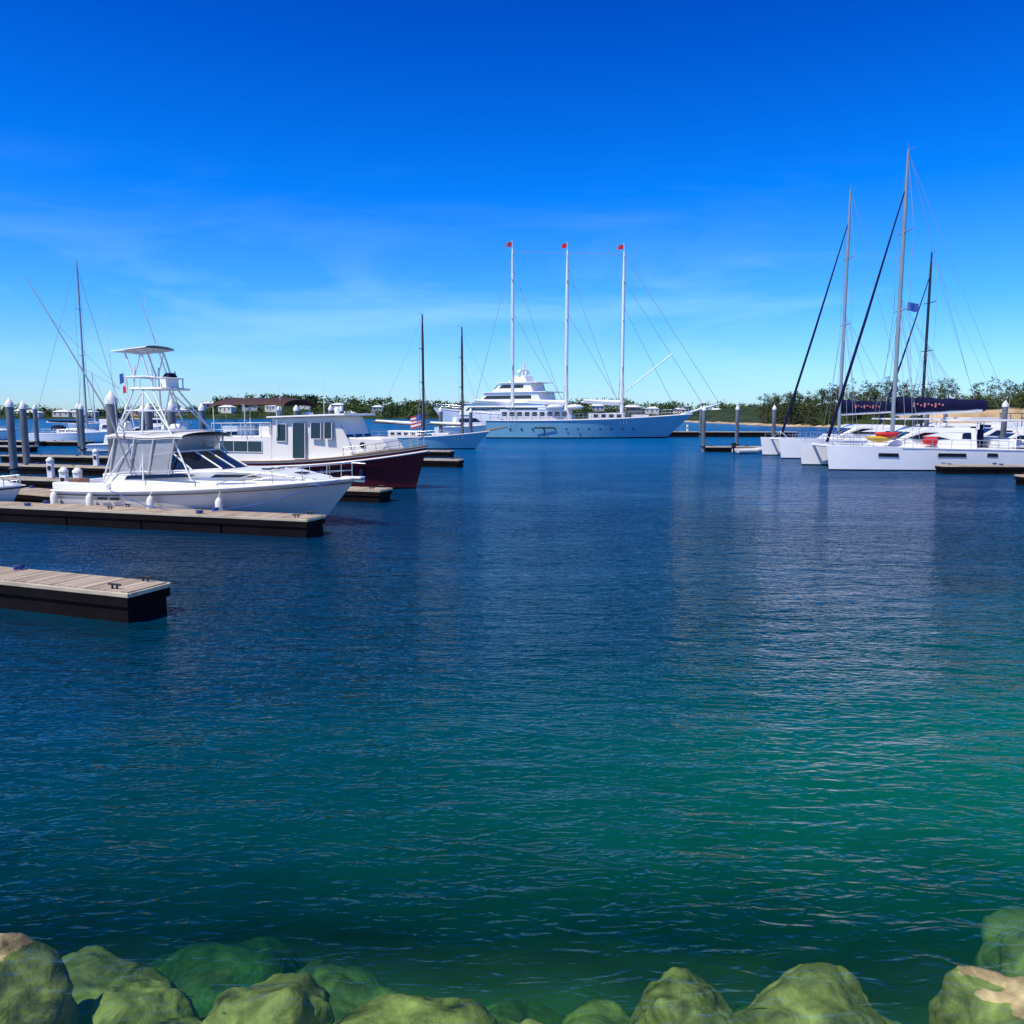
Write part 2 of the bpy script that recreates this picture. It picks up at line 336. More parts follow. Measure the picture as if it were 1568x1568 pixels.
# ------------------------------------------------------------ rigging helpers
def mast(par,x,y,z0,z1,r,mat,spreaders=(.45,.72),sw=1.1,name='mast',wire='wire',foot=2.2,wr=.012):
    g=G(name,mat,par); g.tube((x,y,z0),(x,y,z0+(z1-z0)*.8),r,r*.9,n=10); g.tube((x,y,z0+(z1-z0)*.8),(x,y,z1),r*.9,r*.5,n=10)
    for s in spreaders:
        z=z0+(z1-z0)*s
        for sg in(-1,1): g.tube((x,y,z),(x-.15,y+sg*sw,z+.08),r*.35,r*.22)
    g.tube((x,y,z1),(x-.5,y,z1+.15),.015); g.tube((x,y,z1),(x,y,z1+.5),.012); g.done()
    w=G('shroud',wire,par)
    for sg in(-1,1):
        pts=[(x,y,z1-.3)]+[(x-.15,y+sg*sw,z0+(z1-z0)*s+.08) for s in spreaders[::-1]]+[(x-.1,y+sg*foot,z0-.3)]
        w.path(pts,wr,n=4)
        if spreaders:
            s=spreaders[0]; w.tube((x,y,z0+(z1-z0)*(s+.02)),(x+.4,y+sg*foot,z0-.3),wr,n=4)
            w.tube((x,y,z0+(z1-z0)*(s+.02)),(x-.6,y+sg*foot,z0-.3),wr,n=4)
    w.done()
# ------------------------------------------------------------ catamaran
def catamaran(loc,rz,mh,mastmat='alu',L=14,B=7.2,cover='navy',extras=True,furl='navy'):
    e=empty('sailing_catamaran',loc,rz)
    sh=lambda t:1.45+.3*t
    for i,y in enumerate((-B/2+.75,B/2-.75)):
        H=Hull(e,L,1.55,sh,.25,.7,['white','anti','white','white'],stern=.8,p=2.0,tmax=.45,flare=.15,boot=.10,y0=y,deckcamber=.05,name='hull_%d'%(i+1),wl=.8)
        H.rail(e,.12,.97,.6,n=9,r=.016,name='lifeline_%d'%(i+1))
        g=G('hull_window_%d'%(i+1),'glass',e)
        for sg in(-1,1):
            for x0,x1 in((4.6,6.6),(9.2,10.6),(2.4,3.2)):
                hb=lambda x:H.hb(x/L)
                pts=[(x0,H.y0+sg*(hb(x0)*.96+.015),.98),(x1,H.y0+sg*(hb(x1)*.96+.015),1.0),(x1-.05,H.y0+sg*(hb(x1)*.975+.015),1.25),(x0+.05,H.y0+sg*(hb(x0)*.975+.015),1.23)]
                g.add(pts,[(0,1,2,3)])
        g.done(recalc=False)
        g=G('hull_stripe_%d'%(i+1),'blue',e)
        for sg in(-1,1): g.path([(x,H.y0+sg*(H.hb(x/L)*.985+.012),1.38+.02*x) for x in(.2,2,4,6,8,9)],.018,n=4)
        g.done()
        g=G('stern_step_%d'%(i+1),'white',e); g.box((-.3,y,.45),(1.0,1.2,.2)); g.box((.1,y,.75),(.5,1.2,.5)); g.done(.05)
    g=G('bridge_deck','white',e); g.prof([(.6,.8),(.6,1.5),(9.6,1.72),(9.6,1.1)],lambda x,z:B/2-1.2); g.done(.05)
    hw=lambda x,z:min(2.75-.25*(z-1.5),2.75-.25*(z-1.5)-.22*max(0,x-6.5))
    g=G('coach_house','white',e); g.prof([(3.4,1.5),(3.4,2.95),(6.6,3.0),(7.6,2.75),(9.1,1.95),(9.4,1.6)],hw); g.done(.08)
    g=G('coach_window','glass',e); g.sidewin([(3.8,2.2),(3.8,2.65),(7.0,2.65),(8.0,2.3),(7.6,2.15)],hw)
    for y in(-1.5,-.5,.5,1.5): g.add([(7.78,y-.42,2.69),(7.78,y+.42,2.69),(8.85,y+.38,2.12),(8.85,y-.38,2.12)],[(0,1,2,3)])
    g.done(recalc=False)
    g=G('bimini','white',e); g.box((2.2,0,3.5),(4.2,4.6,.12))
    for x in(.4,3.2):
        for sg in(-1,1): g.tube((x,sg*2.1,1.5),(x,sg*2.1,3.46),.035)
    g.done(.04)
    g=G('cockpit_seat',['white','navy'],e); g.box((1.2,1.4,1.85),(1.6,1.4,.6)); g.box((1.5,-1.6,1.9),(1.2,.9,.7)); g.box((.5,0,1.9),(.3,3.6,.7)); g.box((2.6,1.2,2.2),(.4,.8,1.3),mi=1); g.done(.06)
    g=G('crossbeam','alu',e); g.tube((L-1.0,-B/2+.75,1.62),(L-1.0,B/2-.75,1.62),.1); g.tube((9.6,0,1.55),(L-1.0,0,1.62),.07)
    g.tube((L-1,0,1.7),(L-1,0,2.4),.04); g.path([(L-1,-2.6,1.7),(L-1,0,2.35),(L-1,2.6,1.7)],.02); g.done()
    g=G('trampoline','black',e); g.add([(9.7,-2.1,1.58),(L-1.1,-2.1,1.62),(L-1.1,2.1,1.62),(9.7,2.1,1.58)],[(0,1,2,3)]); g.done(recalc=False)
    mx=8.2
    mast(e,mx,0,2.2,mh,.15,mastmat,sw=1.2,foot=B/2-.5,wr=.015)
    g=G('boom','alu',e); g.tube((mx-.15,0,3.9),(mx-6.4,0,4.25),.11); g.done()
    g=G('sail_cover',cover,e)
    g.loft([[(mx-.1-6.6*i/10,.34*math.sin(a)*(1-.03*i),3.95+.03*i+ (1.15-.05*i)*(1-math.cos(a))*.55+.05*math.sin(i*2.3)) for a in [R(36*j) for j in range(11)]] for i in range(11)])
    g.done(recalc=False)
    g=G('sail_logo','pink',e)
    for k in range(9):
        for sg in(-1,1): g.box((mx-1.3-.26*k,sg*.345,4.62+.0*k+.05*math.sin(k*2)),(.12,.02,.13 if k%3 else .32),mi=0)
    g.done()
    g=G('furled_genoa',furl,e); 
    zt=2.2+(mh-2.2)*.86; xm=(L-1.05+mx)/2
    g.tube((L-1.05,0,1.9),(xm,0,(zt+1.9)/2),.12,.10,n=8); g.tube((xm,0,(zt+1.9)/2),(mx+.1,0,zt),.10,.04,n=8); g.done()
    g=G('lazy_jack','wire',e)
    for k in(1.5,3.2,5): 
        for sg in(-1,1): g.tube((mx-k,sg*.15,4.4),(mx,sg*.1,2.2+(mh-2.2)*.5),.01,n=4)
    g.tube((mx-6.1,0,4.1),(mx,0,mh-.1),.014,n=4); g.tube((0,2.4,1.6),(mx,0,mh-.2),.012,n=4); g.done()
    if extras:
        g=G('kayak',['yellow','red'],e)
        def ky(cx,cy,cz,l,mi,a):
            secs=[]
            for i in range(9):
                t=i/8*2-1; rr=.36*(1-t*t)**.6+.01
                secs.append([(cx+t*l/2*math.cos(a)-rr*math.cos(b)*math.sin(a),cy+t*l/2*math.sin(a)+rr*math.cos(b)*math.cos(a),cz+.6*rr*math.sin(b)+.12*t*t) for b in [2*math.pi*j/10 for j in range(10)]])
            g.loft(secs,mi,closed=True)
        ky(10.2,2.6,2.20,2.4,0,.25); ky(9.7,2.5,2.48,1.9,1,.1); g.done()
        g=G('wrapped_sup','red',e)
        g.tube((6.4,2.85,2.05),(7.2,2.8,2.1),.32,.26,n=12); g.done(.05)
        g=G('dinghy','offwhite',e); g.path([(-.2,-1.3,1.9),(-.2,1.5,1.9)],.22,n=10); g.path([(-.9,-1.3,1.9),(-.9,1.5,1.9)],.22,n=10); g.box((-.55,0,1.8),(.7,2.7,.1)); g.done()
    return e
c1=catamaran((36.2,59.3,0),math.pi-.02,22.5,mastmat='greymast')
flag(c1,(7.9,.6,11.9),.7,.6,'blue',ang=2.6)
catamaran((38.2,74.0,0),math.pi-.02,23.7,mastmat='greymast',extras=False,L=14.5)
catamaran((51.6,86.0,0),math.pi+.03,20.5,mastmat='blackmast',extras=False)
# ------------------------------------------------------------ two-masted schooner
def schooner():
    e=empty('wooden_schooner',(-16.3,93.5,0),math.atan2(-.22,.975))
    sh=lambda t:1.35-.45*t+1.15*t*t
    H=Hull(e,14.2,3.8,sh,1.8,1.2,['paleblue','anti','teak','white'],stern=.6,p=2.0,tmax=.42,flare=.3)
    H.rub(e,'white',-.02,.05); H.rail(e,.03,.97,.6,n=12,r=.02)
    g=G('deckhouse','white',e); g.box((4.2,0,1.6),(3.6,2.0,.9)); g.box((8.6,0,1.5),(2.0,1.6,.6)); g.done(.06)
    g=G('window','glass',e)
    for k in range(4):
        for sg in(-1,1): g.box((3+.8*k,sg*1.01,1.7),(.45,.03,.28))
    g.done()
    g=G('bowsprit','teak',e); g.tube((13.2,0,1.95),(16.2,0,2.5),.12,.07); g.done()
    mast(e,6.4,0,1.2,15.0,.15,'darkmast',sw=.8,foot=1.8,wr=.015,name='mainmast')
    mast(e,11.0,0,1.4,13.5,.14,'darkmast',sw=.8,foot=1.4,wr=.015,name='foremast')
    g=G('boom','darkmast',e); g.tube((6.3,0,2.6),(.2,0,3.0),.09); g.tube((10.9,0,2.6),(6.8,0,2.8),.08); g.done()
    g=G('furled_sail','cream',e); g.tube((6.2,0,2.82),(.6,0,3.15),.2,.12); g.tube((10.8,0,2.8),(7.2,0,2.95),.18,.12); g.done()
    g=G('stay','wire',e); g.tube((16.1,0,2.5),(11,0,13),.015,n=4); g.tube((13.6,0,2.1),(11,0,10),.015,n=4); g.tube((11,0,13.2),(6.4,0,14.6),.015,n=4); g.tube((6.4,0,14.6),(0,0,1.5),.015,n=4); g.done()
    # striped ensign on the mizzen side of the mainmast
    g=G('striped_ensign',['red','white','blue'],e)
    for k in range(7): g.add([(6.2,-.3,3.9-.2*k),(5.0,-.45,3.6-.2*k),(5.0,-.45,3.4-.2*k),(6.2,-.3,3.7-.2*k)],[(0,1,2,3)],mi=k%2)
    g.add([(6.2,-.33,3.92),(5.65,-.41,3.78),(5.65,-.41,3.1),(6.2,-.33,3.24)],[(0,1,2,3)],mi=2); g.done(recalc=False)
    g=G('flagstaff','teak',e); g.tube((6.2,-.3,1.3),(6.2,-.3,4.1),.03); g.done()
schooner()
# ------------------------------------------------------------ three-masted schooner yacht
def bigschooner():
    e=empty('three_masted_schooner',(-4.2,131.5,0),.0)
    sh=lambda t:2.9-.5*t+1.5*t*t
    H=Hull(e,33.5,7.4,sh,4.2,2.2,['paleblue','anti','teak','white'],stern=.65,p=2.0,tmax=.45,flare=.3,boot=.2,N=30)
    H.rub(e,'white',-.02,.09); H.rail(e,.02,.98,.95,n=24,r=.035)
    g=G('deckhouse','white',e); g.box((8.0,0,3.6),(11.5,4.6,2.0)); g.box((19.5,0,3.3),(5.5,3.8,1.5)); g.box((6.5,0,4.95),(6.5,5.0,.12)); g.box((25,0,3.3),(2.5,2.2,.9)); g.done(.1)
    g=G('window','glass',e)
    for k in range(9):
        for sg in(-1,1): g.box((3.0+1.2*k,sg*2.31,3.9),(.75,.04,.6))
    for k in range(4):
        for sg in(-1,1): g.box((17.6+1.25*k,sg*1.91,3.6),(.7,.04,.5))
    for k in range(12):
        for sg in(-1,1):
            t=.12+.055*k; g.tube((t*33.5*.97,sg*(H.hb(t)*.97),1.5),(t*33.5*.97,sg*(H.hb(t)*.97+.04),1.5),.16,n=10)
    g.done()
    g=G('gangway_door','glass',e); g.box((9.3,-3.62,1.7),(3.2,.06,.22)); g.box((9.3,-3.66,1.0),(.12,.06,1.5)); g.done()
    g=G('bowsprit','alu',e); g.tube((31.5,0,3.7),(38.0,0,5.6),.22,.12)
    g.done()
    for i,(x,h) in enumerate(((4.3,29.8),(13.0,29.6),(22.0,29.4))):
        mast(e,x,0,2.6,h,.29,'alu',spreaders=(.33,.6,.82),sw=1.7,foot=3.3,wr=.03,name='mast_%d'%(i+1))
        g=G('boom_%d'%(i+1),'alu',e); g.tube((x-.2,0,5.4),(x-6.6,0,5.8),.17); g.done()
        g=G('furled_sail_%d'%(i+1),'white',e); g.tube((x-.3,0,5.75),(x-6.2,0,6.05),.36,.22); g.done()
        flag(e,(x-.1,0,h+1.2),.9,.7,'red',name='pennant_%d'%(i+1),ang=2.9)
        g=G('pennant_staff_%d'%(i+1),'alu',e); g.tube((x,0,h),(x-.1,0,h+1.4),.04); g.done()
    g=G('stay','wire',e)
    for a,b in(((37.8,0,5.6),(22,0,29)),((35.5,0,4.9),(22,0,25)),((31,0,4.2),(22,0,21)),((22,0,29),(4.3,0,29.4)),((13,0,5),(4.3,0,20)),((22,0,5),(13,0,20)),((22,0,4),(13,0,27)),((13,0,4),(4.3,0,27)),((4.3,0,29),(-2,0,5.0))):
        g.tube(a,b,.045,n=4)
    g.done()
    g=G('jib_boom_sail','alu',e); g.tube((22.5,0,7.5),(30,0,13.5),.09); g.done()
    g=G('lifeboat','white',e)
    for x in(11,14.2):
        secs=[]
        for i in range(7):
            t=i/6*2-1; rr=.7*(1-t*t)**.5+.02
            secs.append([(x+t*1.4,-2.6+rr*.7*math.cos(b),5.0+rr*.6*math.sin(b)) for b in [2*math.pi*j/8 for j in range(8)]])
        g.loft(secs,closed=True)
    g.done()
bigschooner()
# ------------------------------------------------------------ motor yachts
def superyacht(loc,rz):
    e=empty('motor_superyacht',loc,rz)
    sh=lambda t:3.6+1.8*t**2
    H=Hull(e,38,8.6,sh,5,2,['white','anti','offwhite','white'],stern=.9,p=2.4,tmax=.4,flare=.5,boot=.2,N=28)
    H.rail(e,.3,.98,1.0,n=18,r=.04)
    hw=[lambda x,z:3.9-.05*(z-3),lambda x,z:3.4,lambda x,z:2.8]
    dk=[(2,27,3.6,6.2),(4,22,6.2,8.6),(6.5,18,8.6,10.7)]
    g=G('superstructure','white',e); w=G('window_band','glass',e)
    for i,(a,b,z0,z1) in enumerate(dk):
        g.prof([(a,z0),(a+.8,z1),(b-2.5,z1),(b,z0)],hw[i]); g.prof([(a-1.5,z1),(a-1.5,z1+.2),(b-1.8,z1+.2),(b-2.2,z1)],lambda x,z,i=i:hw[i](x,z1)+.35)
        w.sidewin([(a+2.5,z0+1.0),(a+2.5,z0+1.8),(b-3.2,z0+1.8),(b-2.2,z0+1.0)],hw[i])
        w.add([(b-.3,-hw[i](0,z0)*.8,z0+.9),(b-.3,hw[i](0,z0)*.8,z0+.9),(b-1.4,hw[i](0,z0)*.8,z0+1.8),(b-1.4,-hw[i](0,z0)*.8,z0+1.8)],[(0,1,2,3)])
    g.prof([(9,10.9),(9.6,12.4),(12.6,12.4),(14,10.9)],lambda x,z:1.6); g.done(.08); w.done(recalc=False)
    g=G('radar_mast','white',e); g.tube((11,0,12.4),(10.6,0,15.5),.25,.12); g.box((10.8,0,13.6),(.5,3.2,.2))
    for s_ in(1.6,-1.6): g.lathe((11,s_,12.6),[(.1,0),(.5,.3),(.5,.6),(.3,1.0),(0,1.1)])
    for k in range(4): g.tube((9.5+.8*k,(-1)**k,12.4),(9.3+.8*k,(-1)**k,16.5),.04,.02)
    g.done()
superyacht((11.5,178,0),math.pi-.62)
def motorboat(loc,rz,L=9,name='motor_cruiser',fly=True):
    e=empty(name,loc,rz); k=L/9
    sh=lambda t:1.0*k+.5*k*t**2
    H=Hull(e,L,3.0*k,sh,1.2*k,.6,['white','anti','white','white'],stern=.9,p=2.4,tmax=.4,flare=.5)
    hw=lambda x,z:1.2*k-.15*(z-1)
    g=G('cabin','white',e); g.prof([(2.2*k,1.0*k),(2.4*k,2.3*k),(5.0*k,2.35*k),(6.3*k,1.6*k),(8*k,1.35*k)],hw); g.done(.05)
    g=G('window','glass',e); g.sidewin([(2.7*k,1.6*k),(2.8*k,2.1*k),(4.9*k,2.15*k),(5.7*k,1.65*k)],hw)
    g.add([(5.1*k,-.9*k,2.31*k),(5.1*k,.9*k,2.31*k),(6.2*k,.85*k,1.69*k),(6.2*k,-.85*k,1.69*k)],[(0,1,2,3)]); g.done(recalc=False)
    if fly:
        g=G('flybridge','white',e); g.box((3.4*k,0,2.6*k),(2.2*k,1.9*k,.5*k)); g.done(.04)
        g=G('bimini','navy',e); g.box((2.9*k,0,3.6*k),(2.0*k,1.9*k,.06*k)); 
        for x in(2,3.8):
            for sg in(-1,1): g.tube((x*k,sg*.9*k,2.6*k),(x*k,sg*.9*k,3.6*k),.03)
        g.done()
    H.rail(e,.5,.98,.5*k,n=7,r=.02)
    g=G('antenna','alu',e); g.tube((2.6*k,.6,2.3*k),(2.4*k,.6,5.8*k),.02,.01); g.done()
    H.rub(e,'navy',-.1,.03)
motorboat((-62,118,0),-.1,10); motorboat((-49,116,0),math.pi+.2,8,fly=False)
motorboat((-14,150,0),.3,13,fly=False); motorboat((48,69,0),math.pi-.1,9); motorboat((63,98,0),math.pi-.1,11,fly=False)
motorboat((55,62,0),math.pi-.05,9,fly=False); motorboat((-72,150,0),.2,12,fly=False); motorboat((-12,210,0),.1,12,fly=False)
motorboat((-44,84,0),.1,7,fly=False); motorboat((52,78,0),math.pi-.1,10); motorboat((-84,120,0),.1,10); motorboat((-36,95,0),.15,8)
def sloop(loc,rz,L,mh,mat='alu',name='sailing_sloop'):
    e=empty(name,loc,rz); sh=lambda t:1.2+.4*t*t
    H=Hull(e,L,L*.29,sh,1.6,1,['white','anti','offwhite','white'],stern=.7,p=2,tmax=.42,flare=.2); H.rail(e,.05,.96,.6,n=9,r=.02)
    g=G('cabin','white',e); g.prof([(L*.3,1.2),(L*.3,1.85),(L*.6,1.8),(L*.7,1.35)],lambda x,z:L*.09); g.done(.05)
    g=G('window','glass',e); g.sidewin([(L*.33,1.5),(L*.33,1.68),(L*.57,1.66),(L*.57,1.5)],lambda x,z:L*.09); g.done()
    mast(e,L*.58,0,1.5,mh,.13,mat,sw=1.0,foot=L*.13,wr=.02)
    g=G('boom','alu',e); g.tube((L*.57,0,2.6),(L*.16,0,2.8),.08); g.done()
    g=G('sail_cover','navy',e); g.tube((L*.56,0,2.8),(L*.18,0,2.95),.2,.12); g.done()
    g=G('stay','wire',e); g.tube((L,0,1.7),(L*.58,0,mh*.96),.035,n=5); g.tube((0,0,1.3),(L*.58,0,mh),.02,n=4); g.done()
    g=G('dodger','navy',e); g.lathe((L*.28,0,1.7),[(1.0,0),(.9,.4),(.5,.65),(0,.7)],n=10); g.done()
sloop((-66.6,112,0),0.05,13,24.5,'greymast')
sloop((-118,215,0),.4,11,15)
# ------------------------------------------------------------ docks
def dock(p0,p1,w,top=.58,boards=True,name='floating_dock'):
    d=Vector((p1[0]-p0[0],p1[1]-p0[1])); L=d.length; a=math.atan2(d.y,d.x)
    e=empty(name,(p0[0],p0[1],0),a)
    g=G('float','float',e); n=max(1,int(L/3.2)); 
    for i in range(n): g.box(((i+.5)*L/n,0,(top-.16)/2-.2),(L/n-.06,w-.06,top-.16+.4))
    g.box((L/2,0,top-.15),(L-.02,w-.04,.12)); g.done(.02)
    g=G('rub_strip','rub',e)
    for sg in(-1,1):
        g.box((L/2,sg*(w/2+.01),top-.045),(L+.1,.05,.09)); 
    g.box((-.04,0,top-.047),(.05,w-.04,.086)); g.box((L+.04,0,top-.047),(.05,w-.04,.086)); g.done(.012)
    g=G('fascia','float',e)
    for sg in(-1,1): g.box((L/2,sg*(w/2+.0),top-.19),(L+.04,.04,.17))
    g.box((-.02,0,top-.19),(.04,w-.06,.17)); g.done()
    if boards:
        g=G('deck_board','wood',e); n=int(L/.15)
        for i in range(n): g.box(((i+.5)*L/n,0,top-.01+random.uniform(-.003,.003)),(L/n-.012,w-.06,.05))
        g.done()
    else:
        g=G('deck_slab','conc',e); g.box((L/2,0,top-.01),(L,w-.06,.05)); g.done()
    g=G('cleat',['black','blue'],e)
    n=max(1,int(L/3.5))
    for i in range(n+1):
        for sg in((-1,1)):
            x=.45+i*(L-.9)/max(1,n); y=sg*(w/2-.14); g.tube((x-.15,y,top+.11),(x+.15,y,top+.11),.022); g.tube((x-.06,y,top),(x-.06,y,top+.11),.02); g.tube((x+.06,y,top),(x+.06,y,top+.11),.02)
            if (i+sg)%2==0 and w<2 and i>0:
                for q in range(3): g.lathe((x+.0,y,top+.03+.03*q),[(.10,0),(.12,.015),(.10,.03)],n=10,mi=1)
    g.done(); return e
dock((-7.15,15.5),(-18.0,19.6),1.05,.60)
dock((-6.45,26.15),(-25.2,32.0),1.1,.62)
dock((-5.75,36.4),(-30,44.2),1.2,.58)
dock((-32,24),(-46,70),2.4,.6,False)
dock((-20.5,50.2),(-40,56.3),1.2,.58); dock((-24,62),(-42,67),1.3,.58)
dock((-3.8,60),(-22,65.2),1.2,.58); dock((-5.5,74),(-24,79),1.2,.58)
dock((-52,99),(-95,106),1.8,.6,False); dock((-50,84),(-75,90),1.4,.6,False)
dock((-12,107),(-38,112),1.6,.6,False)
dock((28.5,53.6),(46,52.6),1.1,.58); dock((28.3,44.6),(46,43.9),1.1,.58)
dock((20.2,84),(36,83.2),1.3,.58); dock((45.5,40),(49,100),2.4,.6,False)
dock((27.5,66.8),(46,66),1.1,.58)
dock((24,139),(48,136.5),2.2,.9,False,'breakwater_pontoon'); dock((62,128),(140,120),2.4,.9,False,'breakwater_pontoon')
dock((-17.2,33.2),(-22.5,36.0),1.6,.62,True)
def pile(x,y,h,r=.2,name='mooring_pile'):
    e=empty(name,(x,y,0)); g=G('shaft','pile',e); g.tube((0,0,-3),(0,0,h),r,n=16); g.done()
    g=G('cap','pilecap',e); g.lathe((0,0,h),[(r*1.12,-.12),(r*1.12,.08),(0.02,r*2.0),(0,r*2.0)],n=16); g.done()
    g=G('pile_guide','black',e); g.lathe((0,0,.5),[(r*1.25,0),(r*1.5,0),(r*1.5,.14),(r*1.25,.14)],n=12); g.done()
for x,y,h,r in((-16.75,33.9,4.5,.22),(-19.6,46.6,4.3,.22),(-27.4,60,4.2,.22),(-20.2,45.0,4.2,.2),(-31,50,4.5,.22),(-33.2,55,4.4,.22),(-22.4,58.5,4.3,.22),
               (-17.3,65,4.3,.22),(-21.5,75,4.4,.22),(-17.8,79.5,4.4,.22),(-16.9,80,4.3,.22),(-8.1,92,4.3,.22),(-5.0,98,4.2,.22),(-38,80,4.5,.22),(-41.5,78,4.5,.22),
               (24.5,88,4.5,.2),(32,137,4.8,.25),(20.0,84.3,4.4,.2),(28.5,88.0,4.5,.2),(37.6,61.8,4.6,.2),(38.0,57.5,3.0,.2),(41,80,4.5,.22),(68,127,5,.3),(90,125,5,.3),
               (-58,98.5,4.6,.25),(-66,100,4.6,.25),(-80,103,4.6,.25),(-45,84,4.6,.22)):
    pile(x,y,h,r)
def pedestal(x,y,z):
    e=empty('dock_power_pedestal',(x,y,z)); g=G('body','white',e); g.box((0,0,.45),(.28,.28,.9)); g.done(.03)
    g=G('lamp_cap','pilecap',e); g.lathe((0,0,.9),[(.2,0),(.2,.08),(.08,.2),(0,.22)],n=10); g.done()
    g=G('socket','black',e); g.box((0,-.15,.55),(.16,.03,.22)); g.done()
for p in((-18.3,33.8,.62),(-19.1,34.2,.62),(-24.3,42.3,.6),(-16.2,39.75,.6),(-27,52.2,.6),(-36,55.0,.6),(-14,62.9,.6),(36.5,53.1,.6),(46,53,.63),(47,62,.63),(36,83.3,.6),(30,138.2,.95)): pedestal(*p)
def dinghy(loc,rz):
    e=empty('inflatable_dinghy',loc,rz)
    g=G('tube','canvas',e)
    g.path([(-1.4,-.6,.3),(.6,-.6,.32),(1.2,-.35,.38),(1.45,0,.42),(1.2,.35,.38),(.6,.6,.32),(-1.4,.6,.3)],.2,n=12); g.done()
    g=G('floor','offwhite',e); g.box((-.3,0,.2),(2.2,1.0,.08)); g.box((-.5,0,.45),(.3,1.0,.06)); g.done()
    g=G('outboard_motor','black',e); g.box((-1.6,0,.85),(.35,.3,.5)); g.box((-1.6,0,.3),(.14,.12,.9)); g.tube((-1.5,0,.9),(-1.0,0,.95),.03); g.done(.06)
dinghy((23.6,80.4,0),.2); dinghy((44,54.6,0),3.1)
motorboat((-26.2,33.8,0),HEAD,7.2,'open_motor_launch',fly=False)
# ------------------------------------------------------------ land
def fbm(x,y,s): return noise.fractal(Vector((x*s,y*s,3.7)),1.0,2.1,4)
def terrain(name,x0,x1,y0,y1,nx,ny,hf,mats,mf):
    g=G(name,mats); vs=[]
    for j in range(ny+1):
        for i in range(nx+1):
            x=x0+(x1-x0)*i/nx; y=y0+(y1-y0)*j/ny; vs.append((x,y,hf(x,y)))
    g.v=vs
    for j in range(ny):
        for i in range(nx):
            a=j*(nx+1)+i; g.f.append([a,a+1,a+nx+2,a+nx+1]); z=sum(vs[k][2] for k in g.f[-1])/4
            g.mi.append(mf(vs[a][0],vs[a][1],z)); g.sm.append(True)
    return g.done(recalc=False)
def hfar(x,y):
    e=min(1,max(0,(y-560-18*fbm(x,0,.01))/60))
    base=7.0+3.5*fbm(x,y,.006)+4.5*math.exp(-((x+170)/95)**2)
    if x<-230: base*=.75
    return -1+e*max(3,base) if e>0 else -2
terrain('distant_hills',-1500,1500,530,900,300,40,hfar,['grass','sand'],lambda x,y,z:1 if (z<.4 and fbm(x,7,.02)>.1) else 0)
def hnear(x,y):
    ex=min(1,max(0,(x-76)/30)); ey=min(1,max(0,(y-(232-.35*(x-78)+8*fbm(x,y,.03)))/(7 if x>112 else 16)))
    return -1+ (4.4+1.5*fbm(x,y,.03)+.025*(x-78)+.01*(y-230))*ex*ey if ex*ey>0 else -2
SHORE=lambda x:232-.35*(x-78)
terrain('headland',70,460,120,420,200,150,hnear,['grass','sand'],lambda x,y,z:1 if ((x>112+6*fbm(x,y,.05) and y<SHORE(x)+16) or z<.5) else 0)
def leafmass(name,mat,trees,lsz,trunk=True,per=9):
    g=G(name,[mat,'trunk'])
    for (x,y,z,h,w,n,kind) in trees:
        if trunk: g.tube((x,y,z-.5),(x+random.uniform(-.4,.4),y,z+h*.7),.05*w+.06,.04,n=5,mi=1,cap=False)
        cl=[]
        for _ in range(max(4,int(n/per))):
            a=random.uniform(0,6.28)
            if kind=='p':
                k=random.random()**.8; rr=w*(1-k)**.7*random.random()**.5; cl.append((x+rr*math.cos(a),y+rr*math.sin(a),z+h*(.1+.9*k)))
            else:
                k=random.random(); rr=w*math.sqrt(max(.05,1-k*k*.85))*random.random()**.5; cl.append((x+rr*math.cos(a),y+rr*math.sin(a),z+h*(.15+.85*k)))
        for c in cl:
            for _ in range(per):
                p=Vector(c)+Vector((random.gauss(0,1),random.gauss(0,1),random.gauss(0,.7)))*lsz
                if p.z<z-.5: p.z=z
                a=Vector((random.gauss(0,1),random.gauss(0,1),random.gauss(0,1))).normalized(); b=a.orthogonal().normalized()*lsz*random.uniform(.5,1.1); a=a*lsz*random.uniform(.5,1.1)
                g.add([p-a,p+b,p+a*.8],[(0,1,2)])
    g.done(recalc=False)
def house(x,y,z,w,d,h,rz,wall='stucco_white',floors=1):
    e=empty('white_roofed_house',(x,y,z),rz)
    g=G('walls',wall,e); g.box((0,0,h/2-1),(w,d,h+2)); g.done()
    g=G('roof','roofwhite',e); o=.4; rh=w*.10+.4
    vs=[(-w/2-o,-d/2-o,h),(w/2+o,-d/2-o,h),(w/2+o,d/2+o,h),(-w/2-o,d/2+o,h),(-w/2+d*.45,0,h+rh),(w/2-d*.45,0,h+rh)]
    g.add(vs,[(0,1,5,4),(1,2,5),(2,3,4,5),(3,0,4),(3,2,1,0)]); g.box((w*.2,0,h+rh*.8),(.8,.8,rh*1.2)); g.done()
    g=G('windows','glass',e); n=max(2,int(w/3))
    for f in range(floors):
        for k in range(n):
            g.box((-w/2+(k+.5)*w/n,-d/2-.02,1.5+2.9*f),(1.0,.08,1.3))
    g.done()
    g=G('door','teak',e); g.box((0,-d/2-.04,1.0),(.9,.06,2.0)); g.done()
HS=[]
for i in range(95):
    x=random.uniform(-400,400) if i>=30 else random.uniform(-385,-225)
    y=random.uniform(572,604)
    z=hfar(x,y)
    if z<.3 or any(abs(x-q[0])<9 for q in HS): continue
    w_=random.uniform(7,13); HS.append((x,y,w_))
    house(x,y,z+.6,w_,random.uniform(5,7),2.9,random.uniform(-.4,.4),random.choice(('stucco_white','stucco_white','stucco_peach')),1)
tr=[]
